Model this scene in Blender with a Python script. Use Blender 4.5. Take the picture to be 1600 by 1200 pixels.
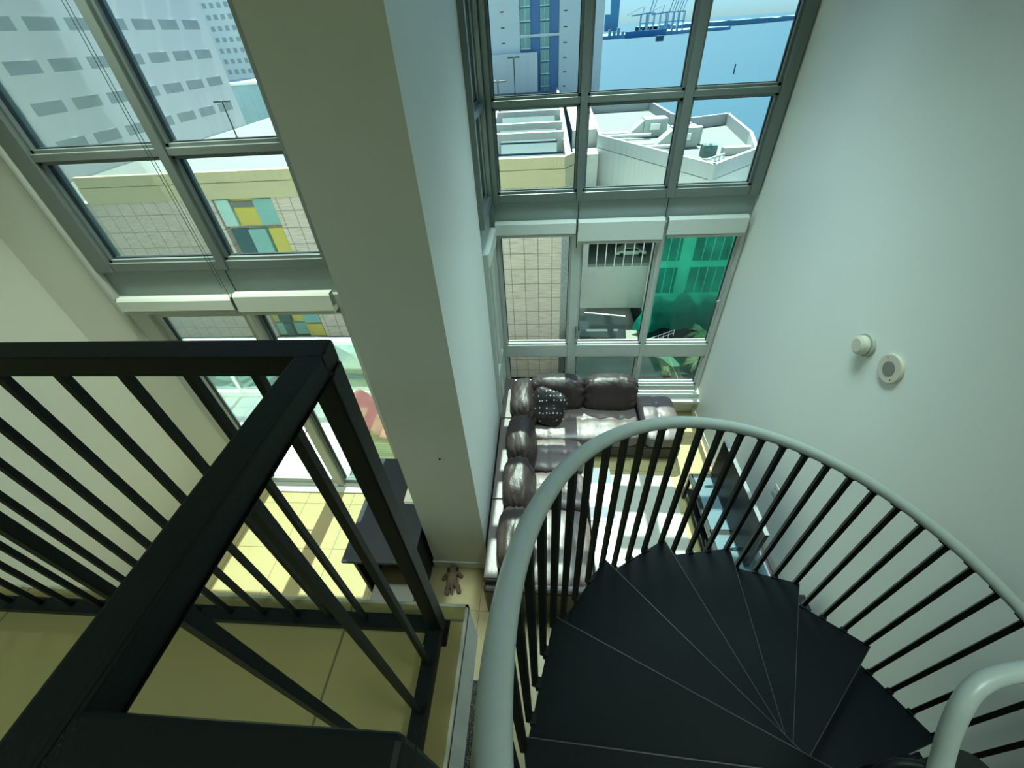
import bpy, bmesh, math, random
from mathutils import Vector, Matrix, noise
random.seed(7)
C = bpy.context.scene.collection
S = bpy.context.scene
for o in list(bpy.data.objects): bpy.data.objects.remove(o)
PI = math.pi

# ------------------------------------------------------------------ camera, sky, sun, exposure
EYE = 4.42                      # eye height above the living room floor
cam = bpy.data.cameras.new('camera'); cam.sensor_width = 36.0; cam.lens = 647.24*36/1600; cam.clip_start = .02; cam.clip_end = 30000
co = bpy.data.objects.new('camera', cam); C.objects.link(co)
r0 = Vector((.996672, .0621826, -.0527092)); r1 = Vector((.000465954, -.650943, -.759126)); r2 = Vector((-.0815152, .756575, -.648806))
co.matrix_world = Matrix(((r0.x, -r1.x, -r2.x, 0), (r0.y, -r1.y, -r2.y, 0), (r0.z, -r1.z, -r2.z, EYE), (0, 0, 0, 1)))
S.camera = co
S.view_settings.view_transform = 'Standard'; S.view_settings.look = 'None'
S.view_settings.gamma = 1; S.view_settings.use_curve_mapping = False
S.view_settings.exposure = 0.0
w = bpy.data.worlds.new('sky'); S.world = w; w.use_nodes = True
nt = w.node_tree; nt.nodes.clear()
sky = nt.nodes.new('ShaderNodeTexSky'); sky.sky_type = 'NISHITA'; sky.sun_disc = False
sky.sun_elevation = math.radians(60.6); sky.sun_rotation = 0; sky.altitude = 30; sky.air_density = 1.0; sky.dust_density = .4; sky.ozone_density = 4
bg = nt.nodes.new('ShaderNodeBackground'); bg.inputs['Strength'].default_value = .215
ow = nt.nodes.new('ShaderNodeOutputWorld'); tint = nt.nodes.new('ShaderNodeMix'); tint.data_type = 'RGBA'; tint.blend_type = 'MULTIPLY'; tint.inputs[0].default_value = 1; tint.inputs[7].default_value = (.46, .63, .98, 1)
nt.links.new(sky.outputs[0], tint.inputs[6]); nt.links.new(tint.outputs[2], bg.inputs[0]); nt.links.new(bg.outputs[0], ow.inputs[0])
sl = bpy.data.lights.new('sun', 'SUN'); sl.energy = 24; sl.angle = math.radians(.55); sl.color = (1, .96, .88)
so = bpy.data.objects.new('sun', sl); C.objects.link(so)
sd = Vector((-.02, -1, -1.775)).normalized()
so.rotation_euler = sd.to_track_quat('-Z', 'Y').to_euler(); so.location = (0, 40, 80)
def fill_light(x, y, z, size, watts, col, spread=150):  # unseen fill light added to brighten the room, not a known fitting
    L = bpy.data.lights.new('fill_light', 'AREA'); L.shape = 'DISK'; L.size = size; L.energy = watts; L.color = col; L.spread = math.radians(spread)
    o = bpy.data.objects.new('fill_light', L); C.objects.link(o); o.location = (x, y, z)
FILLS = [(.85, 3.5, 5.97, .9, 30, (.70, 1, 1), 74), (.9, 2.3, 5.97, .9, 19, (.70, 1, 1), 68), (-2.7, 2.6, 5.97, .9, 40, (.84, 1, .83), 80), (-2.4, -1.4, 5.97, .7, 25, (.72, 1, .98), 140), (1.25, -.2, 5.97, .7, 13, (.80, 1, .92), 92)]
for l_ in FILLS: fill_light(*l_)
S.cycles.max_bounces = 14; S.cycles.diffuse_bounces = 6; S.cycles.transparent_max_bounces = 24; S.cycles.glossy_bounces = 4
S.cycles.sample_clamp_indirect = 6; S.cycles.caustics_reflective = False; S.cycles.caustics_refractive = False

# ------------------------------------------------------------------ materials
MATS = {}
def M(name, col, rough=.6, metal=0, spec=.5, bump=0, bscale=40, var=0, vscale=3, coat=0):
    if name in MATS: return MATS[name]
    m = bpy.data.materials.new(name); m.use_nodes = True; n = m.node_tree.nodes; l = m.node_tree.links
    b = n['Principled BSDF']; b.inputs['Base Color'].default_value = (*col, 1); b.inputs['Roughness'].default_value = rough
    b.inputs['Metallic'].default_value = metal; b.inputs['Specular IOR Level'].default_value = spec
    if coat: b.inputs['Coat Weight'].default_value = coat; b.inputs['Coat Roughness'].default_value = .12
    tc = n.new('ShaderNodeTexCoord')
    t = n.new('ShaderNodeTexNoise'); t.inputs['Scale'].default_value = vscale; t.inputs['Detail'].default_value = 5
    l.new(tc.outputs['Object'], t.inputs['Vector'])
    mx = n.new('ShaderNodeMix'); mx.data_type = 'RGBA'
    v = max(var, .03)
    mx.inputs[6].default_value = (*[c*(1-v) for c in col], 1); mx.inputs[7].default_value = (*[min(1, c*(1+v)) for c in col], 1)
    l.new(t.outputs['Fac'], mx.inputs[0]); l.new(mx.outputs[2], b.inputs['Base Color'])
    if bump:
        t2 = n.new('ShaderNodeTexNoise'); t2.inputs['Scale'].default_value = bscale; t2.inputs['Detail'].default_value = 4
        l.new(tc.outputs['Object'], t2.inputs['Vector'])
        bp = n.new('ShaderNodeBump'); bp.inputs['Strength'].default_value = bump; bp.inputs['Distance'].default_value = .01
        l.new(t2.outputs['Fac'], bp.inputs['Height']); l.new(bp.outputs[0], b.inputs['Normal'])
    MATS[name] = m; return m
def grid_mat(name, c1, c2, cm, wx, wz, mortar, off=(0, 0, 0), axes='XY', rough=.4, streak=0, offset=0, spec=.5):
    m = bpy.data.materials.new(name); m.use_nodes = True; n = m.node_tree.nodes; l = m.node_tree.links
    b = n['Principled BSDF']; b.inputs['Roughness'].default_value = rough; b.inputs['Specular IOR Level'].default_value = spec
    g = n.new('ShaderNodeNewGeometry'); sp = n.new('ShaderNodeSeparateXYZ'); cb = n.new('ShaderNodeCombineXYZ')
    l.new(g.outputs['Position'], sp.inputs[0])
    l.new(sp.outputs['XYZ'.index(axes[0])], cb.inputs[0]); l.new(sp.outputs['XYZ'.index(axes[1])], cb.inputs[1])
    mp = n.new('ShaderNodeMapping'); mp.inputs['Location'].default_value = off; l.new(cb.outputs[0], mp.inputs[0])
    t = n.new('ShaderNodeTexBrick'); t.offset = offset; t.inputs['Scale'].default_value = 1; t.inputs['Mortar Size'].default_value = mortar
    t.inputs['Brick Width'].default_value = wx; t.inputs['Row Height'].default_value = wz; t.inputs['Mortar Smooth'].default_value = .1
    t.inputs['Color1'].default_value = (*c1, 1); t.inputs['Color2'].default_value = (*c2, 1); t.inputs['Mortar'].default_value = (*cm, 1)
    l.new(mp.outputs[0], t.inputs['Vector'])
    nz = n.new('ShaderNodeTexNoise'); nz.inputs['Detail'].default_value = 6
    mp2 = n.new('ShaderNodeMapping'); l.new(cb.outputs[0], mp2.inputs[0])
    mp2.inputs['Scale'].default_value = (.6, 7, 1) if streak else (1.5, 1.5, 1)
    nz.inputs['Scale'].default_value = 1.0; l.new(mp2.outputs[0], nz.inputs['Vector'])
    mx = n.new('ShaderNodeMix'); mx.data_type = 'RGBA'; mx.blend_type = 'MULTIPLY'; mx.inputs[0].default_value = 1
    cr = n.new('ShaderNodeValToRGB'); lo = 1-(.35 if streak else .12)
    cr.color_ramp.elements[0].position = .3; cr.color_ramp.elements[1].position = .7
    cr.color_ramp.elements[0].color = (lo, lo, lo, 1); cr.color_ramp.elements[1].color = (1, 1, 1, 1)
    l.new(nz.outputs['Fac'], cr.inputs[0]); l.new(t.outputs['Color'], mx.inputs[6]); l.new(cr.outputs[0], mx.inputs[7])
    l.new(mx.outputs[2], b.inputs['Base Color']); MATS[name] = m; return m
def glass_mat(name, tint, refl=.5, rough=0.0):
    m = bpy.data.materials.new(name); m.use_nodes = True; n = m.node_tree.nodes; l = m.node_tree.links; n.clear()
    o = n.new('ShaderNodeOutputMaterial'); tr = n.new('ShaderNodeBsdfTransparent'); tr.inputs[0].default_value = (*tint, 1)
    gl = n.new('ShaderNodeBsdfGlossy'); gl.inputs['Roughness'].default_value = rough; gl.inputs[0].default_value = (1, 1, 1, 1)
    fr = n.new('ShaderNodeFresnel'); fr.inputs[0].default_value = 1.45; mu = n.new('ShaderNodeMath'); mu.operation = 'MULTIPLY'; mu.inputs[1].default_value = refl
    mx = n.new('ShaderNodeMixShader'); l.new(fr.outputs[0], mu.inputs[0]); l.new(mu.outputs[0], mx.inputs[0])
    l.new(tr.outputs[0], mx.inputs[1]); l.new(gl.outputs[0], mx.inputs[2]); l.new(mx.outputs[0], o.inputs[0]); MATS[name] = m; return m

wall_m = M('wall_paint', (.80, .82, .76), .62, var=.03, vscale=1.2, bump=.06, bscale=90)
slab_m = M('slab_paint', (.80, .82, .78), .6)
alu = M('window_aluminium', (.19, .225, .21), .38, metal=.25, var=.04)
alu_l = M('window_aluminium_light', (.50, .53, .49), .42, var=.04)
gasket = M('gasket', (.012, .016, .02), .5)
panel_m = M('spandrel_panel', (.30, .36, .335), .5)
shade_m = M('shade_fabric', (.66, .70, .64), .75, bump=.1, bscale=300)
black = M('black_steel', (.007, .011, .010), .5, spec=.22, bump=.08, bscale=200)
tread_m = M('tread_black', (.003, .007, .009), .6, spec=.18, bump=.15, bscale=120)
railgrey = M('handrail_grey', (.42, .49, .46), .34, metal=0, bump=.05, bscale=500, var=.06, vscale=30)
glass = glass_mat('window_glass', (.76, .90, .86), .55)
glass_c = glass_mat('clear_glass', (.80, .93, .90), .8)
glass_d = glass_mat('table_glass', (.45, .62, .62), 1.6)
leather = M('brown_leather_shaded', (.034, .022, .020), .42, spec=.5, bump=.35, bscale=45, var=.18, vscale=6)  # darkened, shadow on the cushion fronts is put into the colour
leather_lit = M('brown_leather_lit', (.12, .088, .082), .42, spec=.6, bump=.2, bscale=28, var=.14, vscale=6)  # same leather made lighter, sunlight on seats and ledge painted in
white_l = M('white_lacquer', (.74, .76, .74), .25)
plastic = M('cream_plastic', (.60, .58, .46), .45)
floor_m = grid_mat('floor_tile', (.44, .36, .18), (.42, .345, .17), (.20, .17, .09), .592, .592, .004, (3.037, -2.83+.592*10, 0), rough=.28)
loft_m = grid_mat('loft_tile', (.44, .36, .135), (.425, .35, .13), (.17, .15, .07), 1.2, 1.2, .004, (0.641, 1.9, 0), rough=.5)
deskwood = M('dark_desk_wood', (.014, .018, .024), .55, spec=.3, var=.35, vscale=9, bump=.1, bscale=20)

# ------------------------------------------------------------------ helpers
WL = {}
def tag(o, label=None, cat=None, group=None, kind=None):
    if label: o['label'] = label
    if cat: o['category'] = cat
    if group: o['group'] = group
    if kind: o['kind'] = kind
    return o
def thing(name, label, cat, loc, group=None):
    o = bpy.data.objects.new(name, None); C.objects.link(o); o.location = loc; WL[o] = Vector(loc)
    return tag(o, label, cat, group)
class MB:
    def __init__(s): s.v = []; s.f = []
    def add(s, vs, fs, T=None):
        n = len(s.v); s.v += [(T @ Vector(v)) if T else Vector(v) for v in vs]; s.f += [[i+n for i in f] for f in fs]; return s
    def box(s, a, b, T=None):
        x0, y0, z0 = a; x1, y1, z1 = b
        vs = [(x0, y0, z0), (x1, y0, z0), (x1, y1, z0), (x0, y1, z0), (x0, y0, z1), (x1, y0, z1), (x1, y1, z1), (x0, y1, z1)]
        return s.add(vs, [(0, 3, 2, 1), (4, 5, 6, 7), (0, 1, 5, 4), (1, 2, 6, 5), (2, 3, 7, 6), (3, 0, 4, 7)], T)
    def prism(s, poly, z0, z1):
        n = len(poly); vs = [(x, y, z0) for x, y in poly]+[(x, y, z1) for x, y in poly]
        fs = [list(range(n))[::-1], list(range(n, 2*n))]+[(i, (i+1) % n, n+(i+1) % n, n+i) for i in range(n)]
        return s.add(vs, fs)
    def bar(s, p, q, wd, ht=None, up=(0, 0, 1)):
        p, q = Vector(p), Vector(q); ht = ht or wd; d = (q-p); L = d.length; d.normalize(); up = Vector(up)
        if abs(d.dot(up)) > .98: up = Vector((0, 1, 0))
        x = d.cross(up).normalized(); y = x.cross(d)
        T = Matrix(((x.x, d.x, y.x, p.x), (x.y, d.y, y.y, p.y), (x.z, d.z, y.z, p.z), (0, 0, 0, 1)))
        return s.box((-wd/2, 0, -ht/2), (wd/2, L, ht/2), T)
    def tube(s, pts, r, n=12, cap=True):
        pts = [Vector(p) for p in pts]; base = len(s.v); rr = r if isinstance(r, (list, tuple)) else [r]*len(pts)
        prev = None
        for i, p in enumerate(pts):
            d = (pts[min(i+1, len(pts)-1)]-pts[max(i-1, 0)]).normalized()
            if prev is None: u = d.cross(Vector((0, 0, 1)) if abs(d.z) < .9 else Vector((1, 0, 0))).normalized()
            else: u = (prev-d*prev.dot(d)).normalized()
            prev = u; v = d.cross(u)
            for k in range(n):
                a = 2*PI*k/n; s.v.append(p+(u*math.cos(a)+v*math.sin(a))*rr[i])
        for i in range(len(pts)-1):
            for k in range(n):
                a = base+i*n+k; b = base+i*n+(k+1) % n; s.f.append([a, b, b+n, a+n])
        if cap:
            s.f.append([base+k for k in range(n)][::-1]); s.f.append([base+(len(pts)-1)*n+k for k in range(n)])
        return s
    def cyl(s, p, q, r, n=16): return s.tube([p, q], r, n)
    def ball(s, c, r, sc=(1, 1, 1), n=10, T=None):
        vs = []; fs = []
        for i in range(n+1):
            for j in range(2*n):
                t = PI*i/n; a = PI*j/n
                vs.append((c[0]+r*sc[0]*math.sin(t)*math.cos(a), c[1]+r*sc[1]*math.sin(t)*math.sin(a), c[2]+r*sc[2]*math.cos(t)))
        for i in range(n):
            for j in range(2*n):
                a = i*2*n+j; b = i*2*n+(j+1) % (2*n); fs.append([a, a+2*n, b+2*n, b])
        return s.add(vs, fs, T)
    def quad(s, a, b, c, d): return s.add([a, b, c, d], [(0, 1, 2, 3)])
    def build(s, name, mat, parent=None, smooth=False, bevel=0, kind=None):
        loc = WL.get(parent, Vector((0, 0, 0))) if parent else Vector((0, 0, 0))
        me = bpy.data.meshes.new(name); me.from_pydata([v-loc for v in s.v], [], s.f)
        bm = bmesh.new(); bm.from_mesh(me); bmesh.ops.remove_doubles(bm, verts=bm.verts, dist=1e-6)
        bmesh.ops.recalc_face_normals(bm, faces=bm.faces); bm.to_mesh(me); bm.free()
        if smooth:
            for p in me.polygons: p.use_smooth = True
        me.materials.append(mat); o = bpy.data.objects.new(name, me); C.objects.link(o)
        if parent: o.parent = parent; WL[o] = loc
        if bevel:
            b = o.modifiers.new('bevel', 'BEVEL'); b.width = bevel; b.segments = 2; b.limit_method = 'ANGLE'
        if kind: o['kind'] = kind
        return o
def struct(name, mb, mat, **k): return mb.build(name, mat, kind='structure', **k)
def single(name, mb, mat, label, cat, group=None, **k): return tag(mb.build(name, mat, **k), label, cat, group)
def autosmooth(o, ang=40):
    for p in o.data.polygons: p.use_smooth = True
    m = o.modifiers.new('n', 'WEIGHTED_NORMAL') if False else None
    return o
def copy_tree(o, dloc, label=None):
    r = o.copy(); C.objects.link(r); r.location = Vector(o.location)+Vector(dloc)
    if label: r['label'] = label
    for ch in list(o.children):
        c = ch.copy(); C.objects.link(c); c.parent = r
        for g in list(ch.children):
            d = g.copy(); C.objects.link(d); d.parent = c
    return r

# ------------------------------------------------------------------ room shell
YL, YR = 3.15, 4.62            # window planes: left bay, right bay
XR, XL = 2.15, -4.52           # right and left walls
CEIL = 6.05
struct('floor', MB().box((XL-.2, -4.2, -.2), (XR+.2, YL, 0)).box((-.61, YL, -.2), (XR+.2, YR+.02, 0)), floor_m)
struct('wall_right', MB().box((XR, -4.2, 0), (XR+.2, YR+.14, CEIL)), wall_m)
struct('wall_left', MB().box((XL-.2, -4.2, 0), (XL, YL, CEIL)), wall_m)
struct('wall_back', MB().box((XL-.2, -4.4, -.2), (XR+.2, -4.2, CEIL)), wall_m)
struct('ceiling', MB().box((XL-.2, -4.4, CEIL), (XR+.2, YL+.3, CEIL+.2)).box((-.9, YL+.3, CEIL), (XR+.2, YR+.14, CEIL+.2)), wall_m)
struct('wall_pier', MB().box((-1.2, 2.09, 0), (-.61, 3.80, CEIL)), wall_m)
struct('wall_window_left', MB().box((XL-.2, YL-.02, -.2), (-3.83, YL+.2, CEIL)), wall_m)
struct('wall_window_right', MB().box((-1.76, YL-.06, -.2), (-1.2, YL+.2, CEIL)), wall_m)
struct('wall_sill', MB().box((-.61, YR-.08, 0), (XR, YR+.14, .28)), wall_m)
struct('trim_1', MB().box((-.56, YR-.22, .28), (XR, YR-.06, .32)).box((-.56, YR-.14, .32), (XR, YR-.06, .39)), alu_l, bevel=.004)
struct('baseboard_pier', MB().box((-1.215, 2.075, 0), (-.595, 2.09, .12)).box((-1.215, 2.09, 0), (-1.2, 3.09, .12)), slab_m, bevel=.004)
struct('baseboard_right', MB().box((XR-.014, -4.2, 0), (XR, YR-.08, .11)), slab_m, bevel=.004)
struct('baseboard_left', MB().box((XL, -4.2, 0), (XL+.014, YL-.02, .11)), slab_m, bevel=.004)
# loft slab, its tile finish and edge trims
LZ = EYE-1.427
struct('wall_loft_edge', MB().box((XL, -1.1, LZ-.293), (-.253, .549, LZ-.014)).box((XL, -4.2, LZ-.293), (XR, -1.1, LZ-.014)), slab_m)
struct('floor_loft', MB().box((XL, -4.2, LZ-.014), (-.262, .540, LZ)).box((-.262, -4.2, LZ-.014), (XR, -1.1, LZ)), loft_m)
struct('trim_2', MB().box((XL, .540, LZ-.03), (-.253, .549, LZ+.003)).box((-.262, -1.1, LZ-.03), (-.253, .549, LZ+.003)), M('edge_trim', (.60, .60, .48), .4))

# ------------------------------------------------------------------ windows
def window(idx, u0, u1, z0, z1, vbars, hbars, plane, axis='X', fd=.16, vw=.10, edge=.07, mat=alu, gask=True, botw=.09, topw=.09, open_sub=None):
    """one glazed unit: frame, panes between its bars; plane = glass plane, bars stand fd/2 either side"""
    root = bpy.data.objects.new('window_%d' % idx, None); C.objects.link(root); root['kind'] = 'structure'
    root.location = (u0, plane, z0) if axis == 'X' else (plane, u0, z0); WL[root] = Vector(root.location)
    def B(mb, a0, a1, d0, d1, b0, b1):
        if axis == 'X': mb.box((a0, plane+d0, b0), (a1, plane+d1, b1))
        else: mb.box((plane+d0, a0, b0), (plane+d1, a1, b1))
    f = MB(); st = MB(); gk = MB()
    e0, e1 = edge if isinstance(edge, tuple) else (edge, edge)
    vs = [(u0, u0+e0)]+[(c-wd/2, c+wd/2) for c, wd in vbars]+[(u1-e1, u1)]
    for a, b in vs: B(f, a, b, -fd/2, fd/2, z0, z1)
    us = [(vs[i][1], vs[i+1][0]) for i in range(len(vs)-1)]
    hs = [(z0, z0+botw)]+[(c-wd/2, c+wd/2) for c, wd in hbars]+[(z1-topw, z1)]
    zs = [(hs[i][1], hs[i+1][0]) for i in range(len(hs)-1)]
    for a, b in hs:
        for x0, x1 in us: B(f, x0, x1, -fd/2+.012, fd/2-.01, a, b)
    fr = f.build('window_frame', mat, root, bevel=.004)
    s = .022
    for x0, x1 in us:
        for a, b in zs:
            for (p, q, r, t) in ((x0, x0+s, a, b), (x1-s, x1, a, b), (x0, x1, a, a+s), (x0, x1, b-s, b)): B(st, p, q, -.045, .03, r, t)
            g = .008
            for (p, q, r, t) in ((x0+s, x0+s+g, a+s, b-s), (x1-s-g, x1-s, a+s, b-s), (x0+s, x1-s, a+s, a+s+g), (x0+s, x1-s, b-s-g, b-s)): B(gk, p, q, -.012, .012, r, t)
            pn = MB(); B(pn, x0+s+.001, x1-s-.001, -.004, .004, a+s+.001, b-s-.001); pn.build('pane', glass, root)
    st.build('glazing_stop', mat, root); gk.build('gasket', gasket, root)
    return root
TOPZ = CEIL
# right bay, above the floor band
window(1, -.56, 2.13, 3.03, TOPZ, [(.345, .062), (1.265, .078)], [(3.905, .052), (5.1, .052)], YR, edge=(.055, .09), botw=.085)
# right bay, below
W2 = window(2, -.56, 2.13, .40, 2.79, [(.34, .10), (1.26, .045)], [(1.10, .19)], YR, edge=(.03, .035), mat=alu_l, botw=.09, topw=.12)
# bay return, above and below
window(3, 3.80, 4.56, 3.03, TOPZ, [], [(3.905, .052), (5.1, .052)], -.64, axis='Y', edge=.05)
window(4, 3.80, 4.56, .40, 2.79, [(4.2, .05)], [(1.10, .17)], -.64, axis='Y', edge=.06, mat=alu_l)
# left bay, above
window(5, -3.82, -1.76, 3.03, TOPZ, [(-2.665, .07)], [(3.90, .052), (5.1, .052)], YL, edge=(.15, .03), botw=.075)
struct('trim_3', MB().box((-.56, YR-.03, 2.79), (2.13, YR+.05, 3.03)), panel_m)
struct('trim_4', MB().box((-.67, 3.80, 2.79), (-.61, 4.56, 3.03)), panel_m)
struct('trim_5', MB().box((-3.82, YL-.03, 2.79), (-1.76, YL+.05, 3.03)), panel_m)
struct('trim_6', MB().box((-.66, YR-.09, .28), (-.56, YR+.14, TOPZ)), alu, bevel=.004)
struct('wall_return_sill', MB().box((-.68, 3.80, 0), (-.60, 4.60, .40)), wall_m)
struct('trim_7', MB().cyl((-3.86, YL-.05, 2.35), (-3.86, YL-.05, TOPZ), .045), alu_l)
seam = MB()
for x in (.345, 1.265): seam.box((x-.003, YR-.034, 2.79), (x+.003, YR-.03, 3.03))
seam.box((-2.70-.003, YL-.034, 2.79), (-2.697, YL-.03, 3.03))
struct('trim_8', seam, gasket)

# balcony door in the left bay: fixed side light and hinged leaf
def door():
    root = bpy.data.objects.new('door_1', None); C.objects.link(root); root['kind'] = 'structure'; root.location = (-2.6, YL, 0); WL[root] = Vector(root.location)
    f = MB(); d = .07
    for a, b in ((-3.82, -3.64), (-2.70, -2.62), (-1.80, -1.76)): f.box((a, YL-d, 0), (b, YL+d, 2.79))
    f.box((-3.64, YL-d, 2.66), (-1.80, YL+d, 2.79)); f.box((-3.64, YL-d, 0), (-1.80, YL+d, .035))
    f.build('door_frame', alu_l, root, bevel=.004)
    leaf = MB()
    for a, b in ((-3.64, -3.58), (-2.76, -2.70)): leaf.box((a, YL-.03, .035), (b, YL+.03, 2.66))
    for a, b in ((.035, .12), (2.56, 2.66)): leaf.box((-3.58, YL-.03, a), (-2.76, YL+.03, b))
    leaf.build('door_leaf', alu_l, root, bevel=.003)
    MB().box((-3.58, YL-.004, .12), (-2.76, YL+.004, 2.56)).build('pane', glass, root)
    st = MB()
    for a, b in ((-2.62, -2.595), (-1.825, -1.80)): st.box((a, YL-.03, .035), (b, YL+.03, 2.66))
    for a, b in ((.035, .11), (2.58, 2.66)): st.box((-2.595, YL-.03, a), (-1.825, YL+.03, b))
    st.build('side_light_frame', alu, root)
    MB().box((-2.595, YL-.004, .11), (-1.825, YL+.004, 2.58)).build('pane', glass, root)
    gk = MB()
    for x in (-3.58, -2.77, -2.595, -1.835): gk.box((x, YL-.012, .11), (x+.01, YL+.012, 2.58))
    gk.build('gasket', gasket, root)
    MB().box((-2.745, YL-.045, .95), (-2.715, YL-.03, 1.15)).tube([(-2.73, YL-.045, 1.06), (-2.73, YL-.09, 1.06), (-2.85, YL-.09, 1.06)], .009, 8).build('door_handle', M('steel_handle', (.5, .5, .48), .3, metal=.9), root, smooth=False)
door()
struct('trim_9', MB().box((-3.56, YL-.16, 0), (-1.83, YL-.07, .018)), alu_l)
# window handle on the middle lower casement and latch on the right one
MB().box((.375, YR-.105, 1.36), (.395, YR-.085, 1.50)).tube([(.385, YR-.10, 1.48), (.385, YR-.15, 1.48), (.385, YR-.15, 1.36), (.385, YR-.10, 1.36)], .006, 8).build('pull_handle', M('steel_handle2', (.25, .27, .27), .35, metal=.8), W2)
MB().box((2.03, YR-.10, 1.82), (2.08, YR-.08, 1.845)).build('latch', M('latch_metal', (.5, .52, .5), .3, metal=.8), W2)

# ------------------------------------------------------------------ roller shades and cords
SH = []
def shade(x0, x1, zt, zb, y, label):
    t = thing('roller_shade', label, 'roller blind', ((x0+x1)/2, y, zb), 'roller blinds rolled up under the floor band')
    prof = [(y+.03, zt), (y-.015, zt), (y-.035, zt-.02), (y-.04, zb+.03), (y-.02, zb+.012), (y+.03, zb+.012)]
    mb = MB(); n = len(prof); vs = [(x0, a, b) for a, b in prof]+[(x1, a, b) for a, b in prof]
    mb.add(vs, [list(range(n)), list(range(n, 2*n))[::-1]]+[(i, (i+1) % n, n+(i+1) % n, n+i) for i in range(n)])
    mb.build('shade_cover', shade_m, t)
    MB().box((x0+.01, y-.028, zb-.012), (x1-.01, y-.006, zb+.014)).build('hem_bar', M('hem', (.5, .52, .47), .6), t, bevel=.003)
    MB().box((x0-.006, y-.03, zt-.12), (x0, y+.02, zt)).build('bracket', alu, t); MB().box((x1, y-.03, zt-.12), (x1+.006, y+.02, zt)).build('bracket', alu, t)
    SH.append(t)
shade(-.55, .32, 2.845, 2.69, YR-.10, 'leftmost white roller blind in the tall right window')
shade(.345, 1.245, 2.845, 2.60, YR-.10, 'middle roller blind of the right window, hanging lowest')
shade(1.285, 2.09, 2.845, 2.645, YR-.10, 'right roller blind of the right window, next to the blank wall')
shade(-3.78, -2.71, 2.80, 2.66, YL-.10, 'left roller blind above the balcony door')
shade(-2.66, -1.80, 2.84, 2.65, YL-.12, 'right roller blind above the balcony side light, by the pier')
t = thing('roller_shade', 'narrow roller blind on the side window beside the pier', 'roller blind', (-.57, 4.2, 2.6), 'roller blinds rolled up under the floor band')
MB().box((-.60, 3.82, 2.64), (-.545, 4.52, 2.80)).build('shade_cover', shade_m, t, bevel=.015)
MB().box((-.585, 3.83, 2.62), (-.565, 4.51, 2.645)).build('hem_bar', MATS['hem'], t)
cordm = M('cord_dark', (.05, .06, .06), .6)
MB().cyl((-2.69, YL-.14, 2.78), (-2.69, YL-.14, CEIL-.03), .0022, 6).build('lift_cord', cordm, SH[4])
MB().cyl((-2.715, YL-.14, 2.9), (-2.715, YL-.14, CEIL-.03), .0022, 6).build('lift_cord', cordm, SH[4])
MB().cyl((.333, YR-.12, 2.55), (.333, YR-.12, 2.86), .004, 6).build('pull_chain', M('chain_black', (.01, .01, .01), .5), SH[1])
single('nail_hole', MB().cyl((-.849, 2.09, 1.84), (-.849, 2.078, 1.84), .008, 8), gasket, 'tiny dark nail hole in the front face of the pier', 'nail hole')  # small dark peg drawn for a nail hole

# ------------------------------------------------------------------ loft guard railing (black square tube)
t = thing('guard_railing', 'black square steel guard railing at the corner of the loft', 'railing', (-.33, .469, LZ))
RT = EYE-.33; w38 = .040; cx, cy = -.333, .469
MB().box((-4.5, cy-w38/2, RT-w38), (cx+w38/2, cy+w38/2, RT)).box((cx-w38/2, -1.1, RT-w38), (cx+w38/2, cy-w38/2, RT)).build('top_rail', black, t, bevel=.005)
MB().box((-4.5, cy-w38/2, LZ+.03), (cx-w38/2, cy+w38/2, LZ+.068)).box((cx-w38/2, -1.1, LZ+.03), (cx+w38/2, cy-w38/2, LZ+.068)).build('bottom_rail', black, t, bevel=.003)
for px_, py_ in ((cx, cy), (-1.334, cy), (-2.44, cy), (-3.55, cy), (cx, -.95)):
    hw = w38/2 if px_ == cx else .015
    MB().box((px_-hw, py_-hw, LZ), (px_+hw, py_+hw, RT-w38-.0005)).box((px_-.045, py_-.045, LZ), (px_+.045, py_+.045, LZ+.006) if px_ != cx else (px_+.03, py_+.03, LZ+.006)).build('post', black, t, bevel=.003)
i = 1
while i < 36:
    x = cx-.1112*i
    if min(abs(x-p) for p in (-1.334, -2.44, -3.55)) > .05 and x > -4.4:
        MB().box((x-.0065, cy-.0065, LZ+.06), (x+.0065, cy+.0065, RT-w38+.002)).build('baluster', black, t)
    i += 1
for y in (.359, .249, .132, .02, -.09, -.20, -.31, -.42, -.53, -.64, -.75, -.86):
    MB().box((cx-.0065, y-.0065, LZ+.06), (cx+.0065, y+.0065, RT-w38+.002)).build('baluster', black, t)
MB().box((cx+w38/2-.004, .012, RT-w38), (-.088, .051, RT-.001)).build('return_rail', black, t, bevel=.005)
MB().box((-.128, .012, LZ), (-.088, .051, RT-w38+.001)).build('post', black, t, bevel=.004)
wl = MB()
for k in range(9): wl.ball((cx+w38/2+.004+.003*math.sin(k*2.1), .045-.004*k, RT-.004), .0035, n=5)
wl.build('weld_bead', black, t, smooth=True)

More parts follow.
